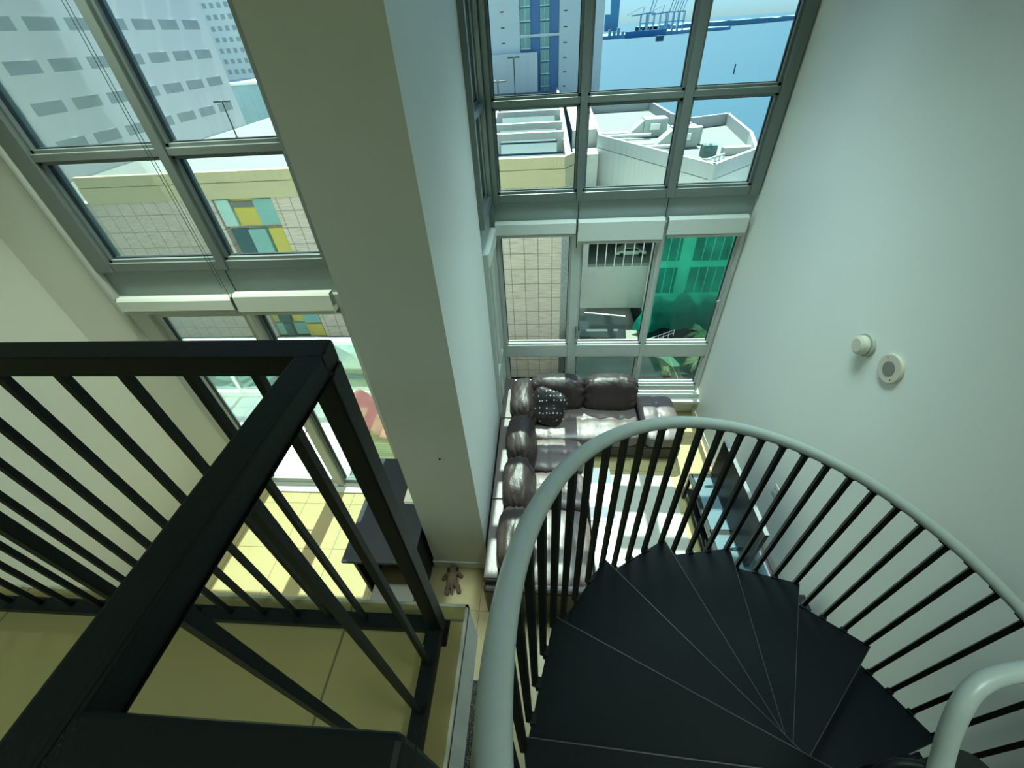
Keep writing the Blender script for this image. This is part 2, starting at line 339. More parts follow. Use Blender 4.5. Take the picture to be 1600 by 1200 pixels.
# ------------------------------------------------------------------ spiral staircase
SC = Vector((1.0137, .2007, 0)); SR = 1.08; TH = 2.7189; DE = .0983; ZT = EYE-.8945; DZ = .0468; ZB = EYE-2.3618; RISE = 4*DZ
st = thing('spiral_staircase', 'black steel spiral staircase with a grey tubular handrail', 'staircase', (SC.x, SC.y, 0))
def SP(k, z, r=SR): a = TH-DE*k; return Vector((SC.x+r*math.cos(a), SC.y+r*math.sin(a), z))
MB().cyl((SC.x, SC.y, 0), (SC.x, SC.y, LZ+.02), .055, 24).box((SC.x-.13, SC.y-.13, 0), (SC.x+.13, SC.y+.13, .012)).build('center_column', black, st, smooth=False)
for m in range(-4, 11):
    z = ZB-RISE*m
    k0, k1 = 4*m+8.35, 4*m+12.2
    P0, P1 = SP(k0, 0, SR-.004), SP(k1, 0, SR+.004)
    a0, a1 = TH-DE*(k0-.35), TH-DE*k1
    poly = [(SC.x+.05*math.cos(a1), SC.y+.05*math.sin(a1)), (P1.x, P1.y), (P0.x, P0.y), (SC.x+.05*math.cos(a0), SC.y+.05*math.sin(a0))]
    mb = MB().prism(poly, z-.006, z)
    # folded down lip along the nose and the outer edge
    c = Vector((sum(p[0] for p in poly)/4, sum(p[1] for p in poly)/4, 0))
    for (a, b) in ((poly[0], poly[1]), (poly[1], poly[2]), (poly[2], poly[3])):
        va, vb = Vector((*a, 0)), Vector((*b, 0)); n = (vb-va).cross(Vector((0, 0, 1))).normalized()
        if n.dot(c-va) < 0: n = -n
        mb.prism([(va.x, va.y), (vb.x, vb.y), ((vb+n*.005).x, (vb+n*.005).y), ((va+n*.005).x, (va+n*.005).y)], z-.05, z-.001)
    mb.cyl((SC.x, SC.y, z-.06), (SC.x, SC.y, z), .075, 20)
    tr = mb.build('tread', tread_m, st)
    nz = MB(); va, vb = Vector((*poly[0], z+.0005)), Vector((*poly[1], z+.0005)); nz.bar(va, vb, .003, .0015); nz.build('nosing_edge', M('pale_edge', (.045, .055, .055), .4), tr)  # thin paler line along the tread nose
MB().prism([(-.253, -1.1), (-.253, -.16), (SC.x-SR*.95, -.16), (SC.x-.9, SC.y-.13), (SC.x, SC.y-.05), (SC.x, -1.1)], LZ-.05, LZ).build('landing', tread_m, st)
# treads carry four balusters each; the rail sits on small saddle plates
for k in range(-7, 53):
    m = (k-9)//4; zt_ = ZB-RISE*m; top = ZT-DZ*k
    if zt_ < .15: zt_ = 0
    p = SP(k, 0); a = TH-DE*k; ca, sa = math.cos(a), math.sin(a)
    T = Matrix(((ca, -sa, 0, p.x), (sa, ca, 0, p.y), (0, 0, 1, 0), (0, 0, 0, 1)))
    mb = MB().box((-.0102, -.0102, zt_-.045), (.0102, .0102, top+.002), T)
    if (k-9) % 4 != 3: mb.box((-.026, -.014, zt_-.04), (-.006, .020, zt_+.012), T)
    q0, q1 = SP(k-.34, top+DZ*.34+.002, SR-.004), SP(k+.10, top-DZ*.10+.002, SR-.004)
    mb.bar(q0, q1, .022, .007)
    b = mb.build('baluster', black, st)
hp = [SP(k/4, ZT-DZ*k/4+.024) for k in range(-31, 213)]
hp = [Vector((hp[0].x, -1.05, hp[0].z+.14)), Vector((hp[0].x-.0, -.5, hp[0].z+.10))]+hp
MB().tube(hp, .0235, 18).build('handrail', railgrey, st, smooth=True)
gp = [(.865, .06, LZ), (.872, .12, LZ+.05), (.893, .18, EYE-1.365), (.910, .222, EYE-1.325), (.924, .262, EYE-1.275), (.945, .300, EYE-1.225), (.975, .328, EYE-1.198), (1.02, .348, EYE-1.184), (1.09, .362, EYE-1.174), (1.20, .375, EYE-1.166), (1.4, .37, EYE-1.16), (1.55, .25, EYE-1.16), (1.62, 0, EYE-1.16), (1.62, -.6, EYE-1.16), (1.62, -1.1, EYE-1.16)]
def smooth_path(P, n=6):
    P = [Vector(p) for p in P]; out = []
    for i in range(len(P)-1):
        p0, p1, p2, p3 = P[max(i-1, 0)], P[i], P[i+1], P[min(i+2, len(P)-1)]
        for j in range(n):
            t_ = j/n; out.append(.5*((2*p1)+(-p0+p2)*t_+(2*p0-5*p1+4*p2-p3)*t_*t_+(-p0+3*p1-3*p2+p3)*t_**3))
    return out+[P[-1]]
MB().tube(smooth_path(gp), .0205, 16).build('guard_pipe', railgrey, st, smooth=True)
MB().tube(smooth_path([(.80, .20, EYE-1.42), (.83, .215, EYE-1.385), (.87, .215, EYE-1.372), (.905, .205, EYE-1.36)]), .011, 10).build('pipe_bracket', black, st, smooth=True)

# ------------------------------------------------------------------ right wall: smoke detector, speaker, outlet
t = thing('smoke_detector', 'cream round smoke detector high on the blank right wall', 'smoke detector', (XR, 2.42, 2.69))
MB().cyl((XR, 2.42, 2.69), (XR-.022, 2.42, 2.69), .078, 32).build('base', M('detector_base', (.42, .44, .36), .5), t, bevel=.004)
MB().tube([(XR-.022, 2.42, 2.69), (XR-.032, 2.42, 2.69), (XR-.060, 2.42, 2.69), (XR-.072, 2.42, 2.69)], [.060, .066, .062, .045], 32).build('cap', plastic, t)
MB().cyl((XR-.0225, 2.42, 2.69), (XR-.030, 2.42, 2.69), .058, 32).build('vent_ring', gasket, t)
t = thing('wall_speaker', 'round cream alarm speaker with grey mesh centre beside the smoke detector', 'speaker', (XR, 2.16, 2.695))
MB().cyl((XR, 2.16, 2.695), (XR-.022, 2.16, 2.695), .094, 40).build('ring', M('speaker_cream', (.66, .60, .48), .5), t, bevel=.006)
MB().cyl((XR-.022, 2.16, 2.695), (XR-.025, 2.16, 2.695), .046, 32).build('grille', M('speaker_mesh', (.30, .30, .26), .8, bump=.8, bscale=900), t)
scw = MB()
for a in (.8, 3.9): scw.cyl((XR-.022, 2.16+.072*math.cos(a), 2.695+.072*math.sin(a)), (XR-.024, 2.16+.072*math.cos(a), 2.695+.072*math.sin(a)), .004, 8)
scw.build('screw', gasket, t)
t = thing('wall_outlet', 'small white wall plate beyond the television', 'outlet', (XR, 2.44, 1.0))
MB().box((XR-.007, 2.40, .95), (XR, 2.475, 1.07)).build('plate', white_l, t, bevel=.002)
MB().box((XR-.009, 2.42, .97), (XR-.007, 2.455, 1.0)).box((XR-.009, 2.42, 1.02), (XR-.007, 2.455, 1.05)).build('socket', plastic, t)

# ------------------------------------------------------------------ sofa
def pillow(c, s, rot=(0, 0, 0), e=4.5, N=16, wr=.006, pinch=.12, seed=0, tuft=None, nf=9, pleat=None):
    """soft rounded cushion, full sizes s, centred at c"""
    R = Matrix.Rotation(rot[2], 4, 'Z') @ Matrix.Rotation(rot[1], 4, 'Y') @ Matrix.Rotation(rot[0], 4, 'X')
    mb = MB(); vs = []; fs = []; idx = {}
    def vid(i, j, k):
        key = (i, j, k)
        if key not in idx:
            p = [2*i/N-1, 2*j/N-1, 2*k/N-1]
            p = [math.sin(q*PI/2) if abs(q) < 1 else q for q in p]
            L = sum(abs(q)**e for q in p)**(1/e); q = Vector([a/L for a in p])
            pc = 1-pinch*(max(abs(q.x), abs(q.y))**4)
            v = Vector((q.x*s[0]/2, q.y*s[1]/2, q.z*s[2]/2*pc))
            nn = Vector((seed*3.1, seed*1.7, 0))
            d = noise.noise((v+nn)*nf)*wr+noise.noise(Vector((v.x*3*nf, v.y*nf, v.z*nf))+nn)*wr*.7
            if pleat is not None:
                tt = abs(q[pleat]); mk = max(0, (tt-.45)/.55)**1.5; o1, o2 = [a for a in (0, 1, 2) if a != pleat]
                ph = math.atan2(q[o1], q[o2])*(9+seed % 3)+3*noise.noise(Vector((q.x*2, q.y*2, seed)))
                d += .011*mk*math.sin(ph)*(1 if q[pleat] > 0 else .8)
                rg = abs(noise.noise(Vector((q.x*1.6+seed, q.y*1.6, q.z*1.6)))); d += .012*(.25-min(.25, rg*1.6))*(-1)
            v = v+q.normalized()*d
            if tuft and q.z > .3:
                nx, ny = tuft; fx = (q.x+1)/2*nx; fy = (q.y+1)/2*ny
                dx = min(abs(fx-round(fx)), .5); dy = min(abs(fy-round(fy)), .5)
                ex = (0 < round(fx) < nx); ey = (0 < round(fy) < ny)
                dip = 0
                if ex: dip += .012*math.exp(-(dx/.10)**2)
                if ey: dip += .012*math.exp(-(dy/.10)**2)
                if ex and ey: dip += .022*math.exp(-(dx*dx+dy*dy)/.02)
                v.z -= dip
            idx[key] = len(vs); vs.append(Vector(c)+(R @ v))
        return idx[key]
    for a in range(N):
        for b in range(N):
            for side in (0, N):
                fs.append([vid(a, b, side), vid(a+1, b, side), vid(a+1, b+1, side), vid(a, b+1, side)])
                fs.append([vid(a, side, b), vid(a+1, side, b), vid(a+1, side, b+1), vid(a, side, b+1)])
                fs.append([vid(side, a, b), vid(side, a+1, b), vid(side, a+1, b+1), vid(side, a, b+1)])
    return mb.add(vs, fs)
sf = thing('sectional_sofa', 'dark brown leather sectional sofa in the window bay', 'sofa', (.2, 3.6, 0))
fr = MB().box((-.57, 1.66, .06), (-.43, 4.50, .66)).box((-.43, 4.36, .06), (1.22, 4.50, .64)).box((-.43, 1.66, .06), (.42, 4.36, .26)).box((.42, 3.62, .06), (1.22, 4.36, .26)).box((1.22, 3.60, .06), (1.72, 4.40, .26))
fr.build('frame', leather, sf, bevel=.025)
capm = leather_lit
for a, b in ((1.68, 2.50), (2.515, 3.70), (3.715, 4.49)):
    MB().box((-.565, a, .655), (-.435, b, .672)).build('back_ledge', capm, sf, bevel=.008)
MB().box((-.57, 1.60, .06), (.40, 1.70, .58)).build('side_panel', leather, sf, bevel=.03)
for i, (a, b) in enumerate(((1.74, 2.56), (2.58, 3.06), (3.08, 3.58))):
    pillow((.12, (a+b)/2, .36), (.68, b-a, .22), e=5, tuft=(3, 2), seed=i+1, wr=.005, N=26).build('seat_cushion', leather_lit, sf, smooth=True)
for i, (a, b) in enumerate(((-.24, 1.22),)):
    pillow(((a+b)/2, 3.93, .36), (b-a, .72, .22), e=6, tuft=(6, 2), seed=7, wr=.005, N=40).build('seat_cushion', leather_lit, sf, smooth=True)
pillow((1.49, 3.99, .36), (.50, .84, .22), e=6, tuft=(2, 4), seed=9, wr=.003, N=30).build('chaise_cushion', leather_lit, sf, smooth=True)
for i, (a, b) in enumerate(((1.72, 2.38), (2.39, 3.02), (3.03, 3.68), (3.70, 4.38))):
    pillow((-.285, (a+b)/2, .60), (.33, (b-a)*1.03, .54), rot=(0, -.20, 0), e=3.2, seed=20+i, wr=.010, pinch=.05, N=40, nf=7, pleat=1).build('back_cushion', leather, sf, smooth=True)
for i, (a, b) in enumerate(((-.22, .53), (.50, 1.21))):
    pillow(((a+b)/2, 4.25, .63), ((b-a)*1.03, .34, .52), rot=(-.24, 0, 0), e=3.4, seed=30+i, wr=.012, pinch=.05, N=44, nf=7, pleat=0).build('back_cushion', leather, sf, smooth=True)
for p in ((-.5, 1.72), (.34, 1.72), (1.64, 3.66), (1.64, 4.3), (.6, 3.68), (-.5, 4.4)):
    MB().cyl((p[0], p[1], 0), (p[0], p[1], .07), .025, 12).build('foot', gasket, sf)
# dotted throw pillow
dm = bpy.data.materials.new('dotted_black'); dm.use_nodes = True; n = dm.node_tree.nodes; l = dm.node_tree.links; b = n['Principled BSDF']; b.inputs['Roughness'].default_value = .5
vo = n.new('ShaderNodeTexVoronoi'); vo.inputs['Scale'].default_value = 22; vo.inputs['Randomness'].default_value = .35
cr = n.new('ShaderNodeValToRGB'); cr.color_ramp.elements[0].position = .18; cr.color_ramp.elements[1].position = .24; cr.color_ramp.elements[0].color = (.75, .72, .7, 1); cr.color_ramp.elements[1].color = (.012, .01, .011, 1)
tc = n.new('ShaderNodeTexCoord'); l.new(tc.outputs['Object'], vo.inputs['Vector']); l.new(vo.outputs['Distance'], cr.inputs[0]); l.new(cr.outputs[0], b.inputs['Base Color'])
single('throw_pillow', pillow((.02, 3.93, .66), (.46, .15, .46), rot=(-.62, .30, -.25), e=4.6, wr=.008, pinch=.0, N=18), dm, 'black throw pillow with white dots in the sofa corner', 'cushion', smooth=True)

# low white table, rug
ct = thing('coffee_table', 'low white lacquered coffee table in front of the sofa seats', 'coffee table', (.62, 2.6, 0))
MB().box((.49, 1.75, .27), (.77, 2.49, .32)).box((.49, 2.50, .27), (.77, 3.22, .32)).build('tabletop', white_l, ct, bevel=.006)
MB().box((.52, 1.80, .03), (.74, 3.17, .27)).build('body', white_l, ct, bevel=.006)
for p in ((.55, 1.85), (.71, 1.85), (.55, 3.1), (.71, 3.1)): MB().cyl((p[0], p[1], .008), (p[0], p[1], .03), .02, 12).build('foot', gasket, ct)
rugm = M('rug_grey', (.50, .49, .43), .95, bump=.7, bscale=260, var=.10, vscale=14)
single('rug', MB().box((.44, 1.05, .0), (1.58, 3.36, .012)), rugm, 'pale grey low-pile rug on the tiles between sofa and television', 'rug', bevel=.004)

# television console with glass tops
tv = thing('media_console', 'black framed media console with frosted glass shelf tops', 'media console', (1.87, 2.4, 0))
cfr = MB()
for y in (1.62, 2.30, 3.0): cfr.box((1.66, y, .40), (2.10, y+.06, .44))
cfr.box((1.64, 1.62, .40), (1.68, 3.06, .44)).box((2.08, 1.62, .40), (2.12, 3.06, .44)).box((1.83, 1.62, .405), (1.91, 3.0, .43))
for x in (1.64, 2.08):
    for y in (1.62, 3.02): cfr.box((x, y, 0), (x+.04, y+.04, .40))
cfr.box((1.66, 1.64, .16), (2.10, 3.04, .175)); cfr.box((2.09, 1.64, .1), (2.11, 3.04, .40))
cfr.build('frame', M('console_black', (.012, .013, .015), .3), tv, bevel=.003)
gtop = M('frosted_glass', (.12, .18, .21), .25, spec=.5, var=.12, vscale=6)
for a, b in ((1.68, 2.30), (2.36, 3.0)): MB().box((1.68, a, .432), (2.08, b, .446)).build('glass_top', gtop, tv)
dv = thing('disc_player', 'flat black disc player on the lower shelf of the media console', 'media player', (1.85, 2.25, .175))
MB().box((1.68, 1.95, .177), (2.0, 2.38, .235)).build('case', M('player_black', (.015, .015, .017), .4), dv, bevel=.004)
MB().box((1.676, 1.98, .20), (1.681, 2.35, .204)).box((1.676, 1.98, .222), (1.681, 2.35, .225)).build('trim_line', M('silver', (.6, .6, .6), .3, metal=.8), dv)
tvt = thing('television', 'flat television standing on the glass-topped console', 'television', (1.89, 2.5, .446))
MB().box((1.865, 1.97, .47), (1.905, 3.05, 1.03)).build('case', M('tv_black', (.010, .010, .012), .35), tvt, bevel=.004)
MB().box((1.8635, 1.985, .49), (1.865, 3.035, 1.018)).build('screen', M('tv_screen', (.004, .006, .009), .3, spec=.12), tvt)
MB().box((1.866, 1.97, 1.0302), (1.904, 3.05, 1.0312)).build('top_edge', M('tv_edge', (.4, .42, .44), .25, metal=.7), tvt)
for y in (2.15, 2.88): MB().tube([(1.76, y, .452), (1.885, y, .475), (2.0, y, .452)], .008, 8).build('stand_foot', M('foot_black', (.01, .01, .01), .4), tvt)
sp_ = thing('tower_speaker', 'slim black tower speaker on the floor at the near end of the console', 'speaker', (2.03, 1.5, 0))
MB().box((1.97, 1.44, .02), (2.07, 1.56, .86)).build('cabinet', M('speaker_black', (.012, .012, .014), .35), sp_, bevel=.006)
MB().cyl((2.02, 1.5, 0), (2.02, 1.5, .02), .10, 24).build('base', MATS['tv_black'], sp_)
MB().box((1.966, 1.455, .10), (1.971, 1.545, .82)).build('grille', M('grille_cloth', (.02, .02, .02), .9, bump=.5, bscale=600), sp_)
rt = thing('wifi_router', 'small white router on the console end beside the wall', 'router', (2.0, 1.78, .446))
MB().box((1.95, 1.72, .448), (2.06, 1.86, .478)).build('case', white_l, rt, bevel=.01)
for y in (1.74, 1.84): MB().cyl((2.05, y, .46), (2.055, y, .60), .005, 8).build('antenna', MATS['tv_black'], rt)

# ------------------------------------------------------------------ desk, papers, bench, toy
dk = thing('desk', 'dark wood desk against the pier with a sunlit left edge', 'desk', (-1.5, 2.35, 0))
MB().box((-1.90, 1.74, .715), (-1.215, 2.96, .75)).build('desktop', deskwood, dk, bevel=.003)
MB().box((-1.83, 1.78, 0), (-1.80, 2.92, .715)).build('side_panel', deskwood, dk)
MB().box((-1.80, 2.86, .25), (-1.26, 2.88, .70)).build('modesty_panel', deskwood, dk)
MB().box((-1.27, 1.78, 0), (-1.235, 2.92, .715)).build('side_panel', deskwood, dk)
dr = MB().box((-1.80, 2.3, .58), (-1.28, 2.84, .71)).build('drawer', deskwood, dk)
MB().box((-1.60, 2.285, .64), (-1.46, 2.30, .65)).build('handle', M('steel_handle3', (.5, .5, .5), .3, metal=.9), dr)
paper = M('paper', (.72, .72, .60), .8)
for i, (z, dx) in enumerate(((.75, 0), (.758, .012), (.768, -.006))):
    single('magazine', MB().box((-1.462+dx, 2.37+i*.006, z+.0005), (-1.235+dx, 2.66+i*.005, z+[.007, .009, .006][i])), paper,
           ['bottom magazine of the small pile on the dark desk', 'middle magazine of the small pile on the dark desk', 'top magazine of the small pile on the dark desk'][i], 'magazine', 'magazines piled on the desk', bevel=.002)
bn = thing('storage_bench', 'low pale storage bench in front of the dark desk', 'bench', (-1.42, 1.6, 0))
MB().box((-1.64, 1.50, .02), (-1.24, 1.69, .40)).build('body', M('bench_white', (.40, .40, .36), .5), bn, bevel=.006)
MB().box((-1.65, 1.49, .40), (-1.23, 1.70, .425)).build('lid', M('bench_lid', (.11, .105, .09), .45), bn, bevel=.006)
plm = M('plush_brown', (.17, .115, .075), 1.0, bump=1, bscale=180, var=.35, vscale=25)
T = Matrix.Translation((-.985, 1.93, 0)) @ Matrix.Rotation(.18, 4, 'Z')
toy = MB()
toy.ball((0, 0, .05), .055, (1.0, 1.35, .85), 10, T).ball((.012, .098, .05), .043, (1, 1, .9), 10, T).ball((.02, .142, .042), .022, (1, 1.2, .8), 8, T)
for sx in (-1, 1):
    toy.tube([T @ Vector((sx*.03, .05, .05)), T @ Vector((sx*.065, .06, .03)), T @ Vector((sx*.09, .035, .022))], [.024, .02, .02], 10)
    toy.tube([T @ Vector((sx*.03, -.04, .045)), T @ Vector((sx*.055, -.085, .03)), T @ Vector((sx*.06, -.12, .024))], [.027, .023, .022], 10)
    toy.ball((sx*.09, .033, .02), .022, (1, 1, .8), 7, T); toy.ball((sx*.061, -.122, .022), .025, (1, 1, .8), 7, T)
toy.tube([T @ Vector((0, -.07, .05)), T @ Vector((-.01, -.11, .035)), T @ Vector((-.015, -.14, .02))], [.014, .012, .012], 8)
ty = single('plush_dog', toy, plm, 'brown plush dog lying on the tiles at the foot of the pier', 'soft toy')
rm = ty.modifiers.new('r', 'REMESH'); rm.mode = 'VOXEL'; rm.voxel_size = .006; rm.use_smooth_shade = True
WL[ty] = Vector((0, 0, 0))
e1 = MB().ball((-.035, .105, .062), .018, (.7, 1.2, .9), 8, T).ball((.06, .10, .062), .018, (.7, 1.2, .9), 8, T); e1.build('ear', M('plush_dark', (.02, .015, .013), 1.0), ty, smooth=True)
MB().ball((.023, .166, .045), .007, n=6, T=T).build('nose', gasket, ty, smooth=True)

# kitchen counter under the loft
kc = thing('kitchen_counter', 'black speckled granite counter below the edge of the loft', 'counter', (-.8, -.3, 0))
gm = bpy.data.materials.new('granite'); gm.use_nodes = True; n = gm.node_tree.nodes; l = gm.node_tree.links; b = n['Principled BSDF']; b.inputs['Roughness'].default_value = .25
vo = n.new('ShaderNodeTexNoise'); vo.inputs['Scale'].default_value = 140; vo.inputs['Detail'].default_value = 3; cr = n.new('ShaderNodeValToRGB')
cr.color_ramp.elements[0].position = .5; cr.color_ramp.elements[1].position = .68; cr.color_ramp.elements[0].color = (.01, .01, .01, 1); cr.color_ramp.elements[1].color = (.16, .15, .13, 1)
tc = n.new('ShaderNodeTexCoord'); l.new(tc.outputs['Object'], vo.inputs['Vector']); l.new(vo.outputs['Fac'], cr.inputs[0]); l.new(cr.outputs[0], b.inputs['Base Color'])
MB().box((-1.3, -1.9, 1.03), (-.455, .806, 1.07)).build('countertop', gm, kc, bevel=.004)
MB().box((-1.25, -1.85, 0), (-.50, .75, 1.03)).build('base_cabinet', M('cabinet_dark', (.05, .035, .03), .5), kc)

# ------------------------------------------------------------------ balcony
paver = grid_mat('balcony_paver', (.80, .82, .80), (.76, .79, .77), (.45, .47, .46), .6, .6, .006, (0, .2, 0), rough=.6)
struct('floor_balcony', MB().box((-7, YL+.2, -.25), (-.68, 5.02, -.03)), paver)
struct('trim_10', MB().box((-3.83, YL+.07, -.03), (-1.76, YL+.25, .0)), alu_l)
whm = M('white_metal', (.82, .84, .82), .4)
rl = thing('balcony_railing', 'white metal balcony railing with clear glass panels', 'railing', (-2.6, 4.92, -.03))
MB().box((-7, 4.87, 1.0), (-.72, 4.97, 1.07)).build('top_rail', whm, rl, bevel=.006)
MB().box((-7, 4.90, .06), (-.72, 4.95, .10)).box((-7, 4.86, -.03), (-.72, 5.0, .02)).build('bottom_rail', whm, rl, bevel=.004)
for x in (-6.3, -5.1, -3.95, -2.77, -1.6, -.75):
    MB().box((x-.03, 4.895, -.03), (x+.03, 4.945, 1.0)).build('post', whm, rl, bevel=.004)
for a, b in ((-6.27, -5.13), (-5.07, -3.98), (-3.92, -2.80), (-2.74, -1.63), (-1.57, -.78)):
    MB().box((a, 4.917, .10), (b, 4.925, 1.0)).build('glass_panel', glass_c, rl)
pink = M('pink_cloth', (.22, .055, .065), .8, bump=.2, bscale=20, var=.08, vscale=5)
wick = grid_mat('wicker', (.48, .50, .36), (.44, .46, .33), (.25, .26, .18), 3, .045, .006, axes='XZ', rough=.7)
ch = thing('sun_lounger', 'balcony sun lounger with pink cushions on a woven base', 'sun lounger', (-1.9, 3.85, 0))
MB().box((-2.5, 3.62, -.03), (-1.25, 4.12, .26)).build('base', wick, ch, bevel=.01)
MB().box((-2.51, 3.60, .26), (-1.24, 3.64, .28)).box((-2.51, 4.10, .26), (-1.24, 4.14, .28)).build('edge_trim', M('wood_pale', (.7, .66, .45), .6), ch)
pillow((-1.80, 3.87, .33), (1.04, .54, .12), e=6, wr=.012, pinch=.1, N=18, seed=3).build('seat_cushion', pink, ch, smooth=True)
pillow((-2.42, 3.87, .56), (.13, .54, .60), rot=(0, -.62, 0), e=6, wr=.01, pinch=.05, N=14, seed=4).build('back_cushion', pink, ch, smooth=True)

# the rest of our own tower around the flat: its sunlit face lights the buildings opposite
home = MB().box((XR+.2, -10, -29), (48, YR+.1, 55)).box((-62, -10, -29), (-7.2, YL+.1, 55)).box((-7.2, -10, CEIL+.2), (XR+.2, YL+.1, 55)).box((-7.2, -10, -29), (XR+.2, YL+.1, -.5)).box((-7.2, -10, -.5), (XL-.2, YL+.1, CEIL+.2))
struct('wall_exterior', home, M('tower_render', (.62, .60, .52), .8, var=.05, vscale=.3))

# ------------------------------------------------------------------ outside: ground, water, garage
GZ = -29.0
asph = M('asphalt', (.011, .018, .017), .95, spec=.1, var=.6, vscale=.25)
conc = M('pale_concrete', (.12, .12, .095), .8, var=.15, vscale=.3)
struct('floor_street', MB().box((-140, 6, GZ-.5), (-8, 150, GZ)).box((3.2, 6, GZ-.5), (60, 150, GZ)).box((-8, 6, GZ-8.5), (3.2, 50.5, GZ-8)).box((3.0, 6, GZ-8), (3.2, 50, GZ-.5)).box((-8.2, 6, GZ-8), (-8, 50, GZ-.5)), asph)
wm = M('bay_water', (.018, .068, .108), .55, spec=.12, bump=.25, bscale=.12, var=.10, vscale=.004)
sea = MB().quad((-9000, 120, GZ-1), (12000, 120, GZ-1), (12000, 18000, GZ-1), (-9000, 18000, GZ-1)); sea.quad((40, 20, GZ-1), (9000, 20, GZ-1), (9000, 120, GZ-1), (40, 120, GZ-1))
tag(sea.build('bay_water', wm), 'open blue bay stretching from the rooftops to the horizon', 'water', kind='stuff')

tan = grid_mat('tan_stone', (.74, .61, .53), (.67, .56, .49), (.30, .27, .22), 1.73, 2.07, .055, (-.75, .4, 0), axes='XZ', rough=.7, streak=1)
cream = M('cream_stucco', (.50, .44, .27), .7, var=.05, vscale=.6)
stucco = M('white_stucco', (.50, .52, .50), .8, var=.07, vscale=.25)
deck_m = M('deck_concrete', (.16, .17, .165), .85, var=.15, vscale=.2)
ga = thing('parking_garage', 'long parking garage clad in tan stone panels with a cream parapet', 'building', (-40, 52, GZ))
body = MB().box((-71.8, 50, GZ), (-40.3, 51, -9.1)).box((-32.7, 50, GZ-8), (1.9, 51, -9.1)).box((-40.3, 50.0, -9.1), (-32.7, 51, -9.0)).box((-40.3, 50.9, GZ), (-32.7, 51, -9.1))
body.build('facade', tan, ga)
MB().prism([(1.9, 51), (3.3, 52.2), (4.2, 146), (-60, 146), (-60, 51)], GZ, -10.3).build('body', stucco, ga)
her = grid_mat('herringbone', (.60, .58, .50), (.52, .51, .44), (.32, .32, .28), .9, .35, .03, axes='YZ', rough=.7, offset=.5)
MB().prism([(1.9, 49.98), (3.3, 52.2), (3.2, 52.3), (1.8, 50.1)], GZ-8, -9.1).build('corner_panel', her, ga)
MB().prism([(-56, 49.6), (-32.2, 49.6), (-31, 49.6), (2.1, 49.6), (4.0, 52.4), (3.6, 52.7), (1.9, 50.3), (-56, 50.3)], -9.1, -7.35).prism([(-56, 49.7), (2.0, 49.7), (3.9, 52.5), (3.6, 52.7), (1.9, 50.3), (-56, 50.3)], -7.3, -6.15).build('parapet', cream, ga)
MB().prism([(-71.9, 50.3), (1.9, 50.3), (3.6, 52.7), (4.1, 146.9), (-71.9, 146.9)], -10.3, -9.6).build('roof_deck', deck_m, ga)
MB().prism([(-8.5, 54), (2.4, 54), (2.8, 125), (-10.5, 125)], -9.6, -9.57).build('ramp_floor', M('ramp_blue', (.055, .08, .09), .9, var=.3, vscale=.15), ga)
bm_ = MB()
for y, x0 in ((69, -7.5), (77, -8.3), (90, -9)):
    bm_.box((x0, y, -7.9), (2.6, y+.9, -7.0)); bm_.box((x0+.05, y+.05, -9.56), (x0+.8, y+.8, -7.91)); bm_.box((1.6, y+.05, -9.56), (2.5, y+.8, -7.91))
bm_.prism([(2.5, 60), (3.1, 60), (3.4, 140), (2.8, 140)], -9.6, -8.2); bm_.prism([(-9, 66), (-8.6, 66), (-10.5, 120), (-11, 120)], -9.6, -8.4)
bm_.build('ramp_frame', M('white_beam', (.42, .45, .44), .7), ga)
cols = {'y': (.55, .45, .10), 'd': (.035, .10, .12), 't': (.22, .42, .40), 'l': (.40, .60, .56)}
mos = [(-40.1, -38.3, -12.5, -9.3, 'l'), (-38.3, -35.4, -12.5, -9.3, 'y'), (-35.4, -32.8, -12.5, -9.3, 't'), (-40.1, -37.6, -18, -12.9, 'd'), (-37.5, -35.1, -18, -12.9, 't'), (-35.0, -32.8, -18, -12.9, 'y'),
       (-40.3, -38.6, -22, -18.3, 'y'), (-38.5, -35.5, -22, -18.3, 't'), (-35.4, -32.8, -22, -18.3, 'd'), (-40.2, -39.3, -26.7, -22.2, 'y'), (-39.2, -37.4, -26.7, -22.2, 'd'), (-37.3, -35.4, -26.7, -22.2, 'y'), (-35.3, -32.8, -26.7, -22.2, 't'),
       (-40.2, -39.0, GZ, -26.9, 't'), (-38.9, -37.7, GZ, -26.9, 'd'), (-37.6, -35.4, GZ, -26.9, 't'), (-35.3, -32.8, GZ, -26.9, 'y')]
for k, (a, b_, c_, d_, q) in enumerate(mos):
    dy = [0, .35, .15, .5][k % 4]
    MB().box((a+.05, 50.1+dy, c_+.05), (b_-.05, 50.85, d_-.05)).build('mosaic_panel', M('mosaic_'+q, cols[q], .6, var=.08, vscale=.5), ga)
# light poles on the garage deck
def lamp(x, y, h, label):
    t = thing('deck_lamp', label, 'lamp post', (x, y, -9.6), 'twin-headed lamps on the parking deck')
    MB().cyl((x, y, -9.6), (x, y, -9.6+h), .14, 10).cyl((x, y, -9.6), (x, y, -9.0), .3, 10).build('pole', M('lamp_bronze', (.06, .08, .08), .5), t)
    for s in (-1, 1):
        MB().box((x+s*.2, y-.3, -9.7+h), (x+s*1.6, y+.3, -9.4+h)).build('lamp_head', MATS['lamp_bronze'], t, bevel=.08)
lamp(-8.6, 140, 8.4, 'farther twin-headed lamp post on the parking deck')
lamp(-9.0, 95, 6.8, 'nearer twin-headed lamp post on the parking deck, by the window frame')
lamp(-62, 92, 6.5, 'lamp post on the parking deck in front of the concrete office block')
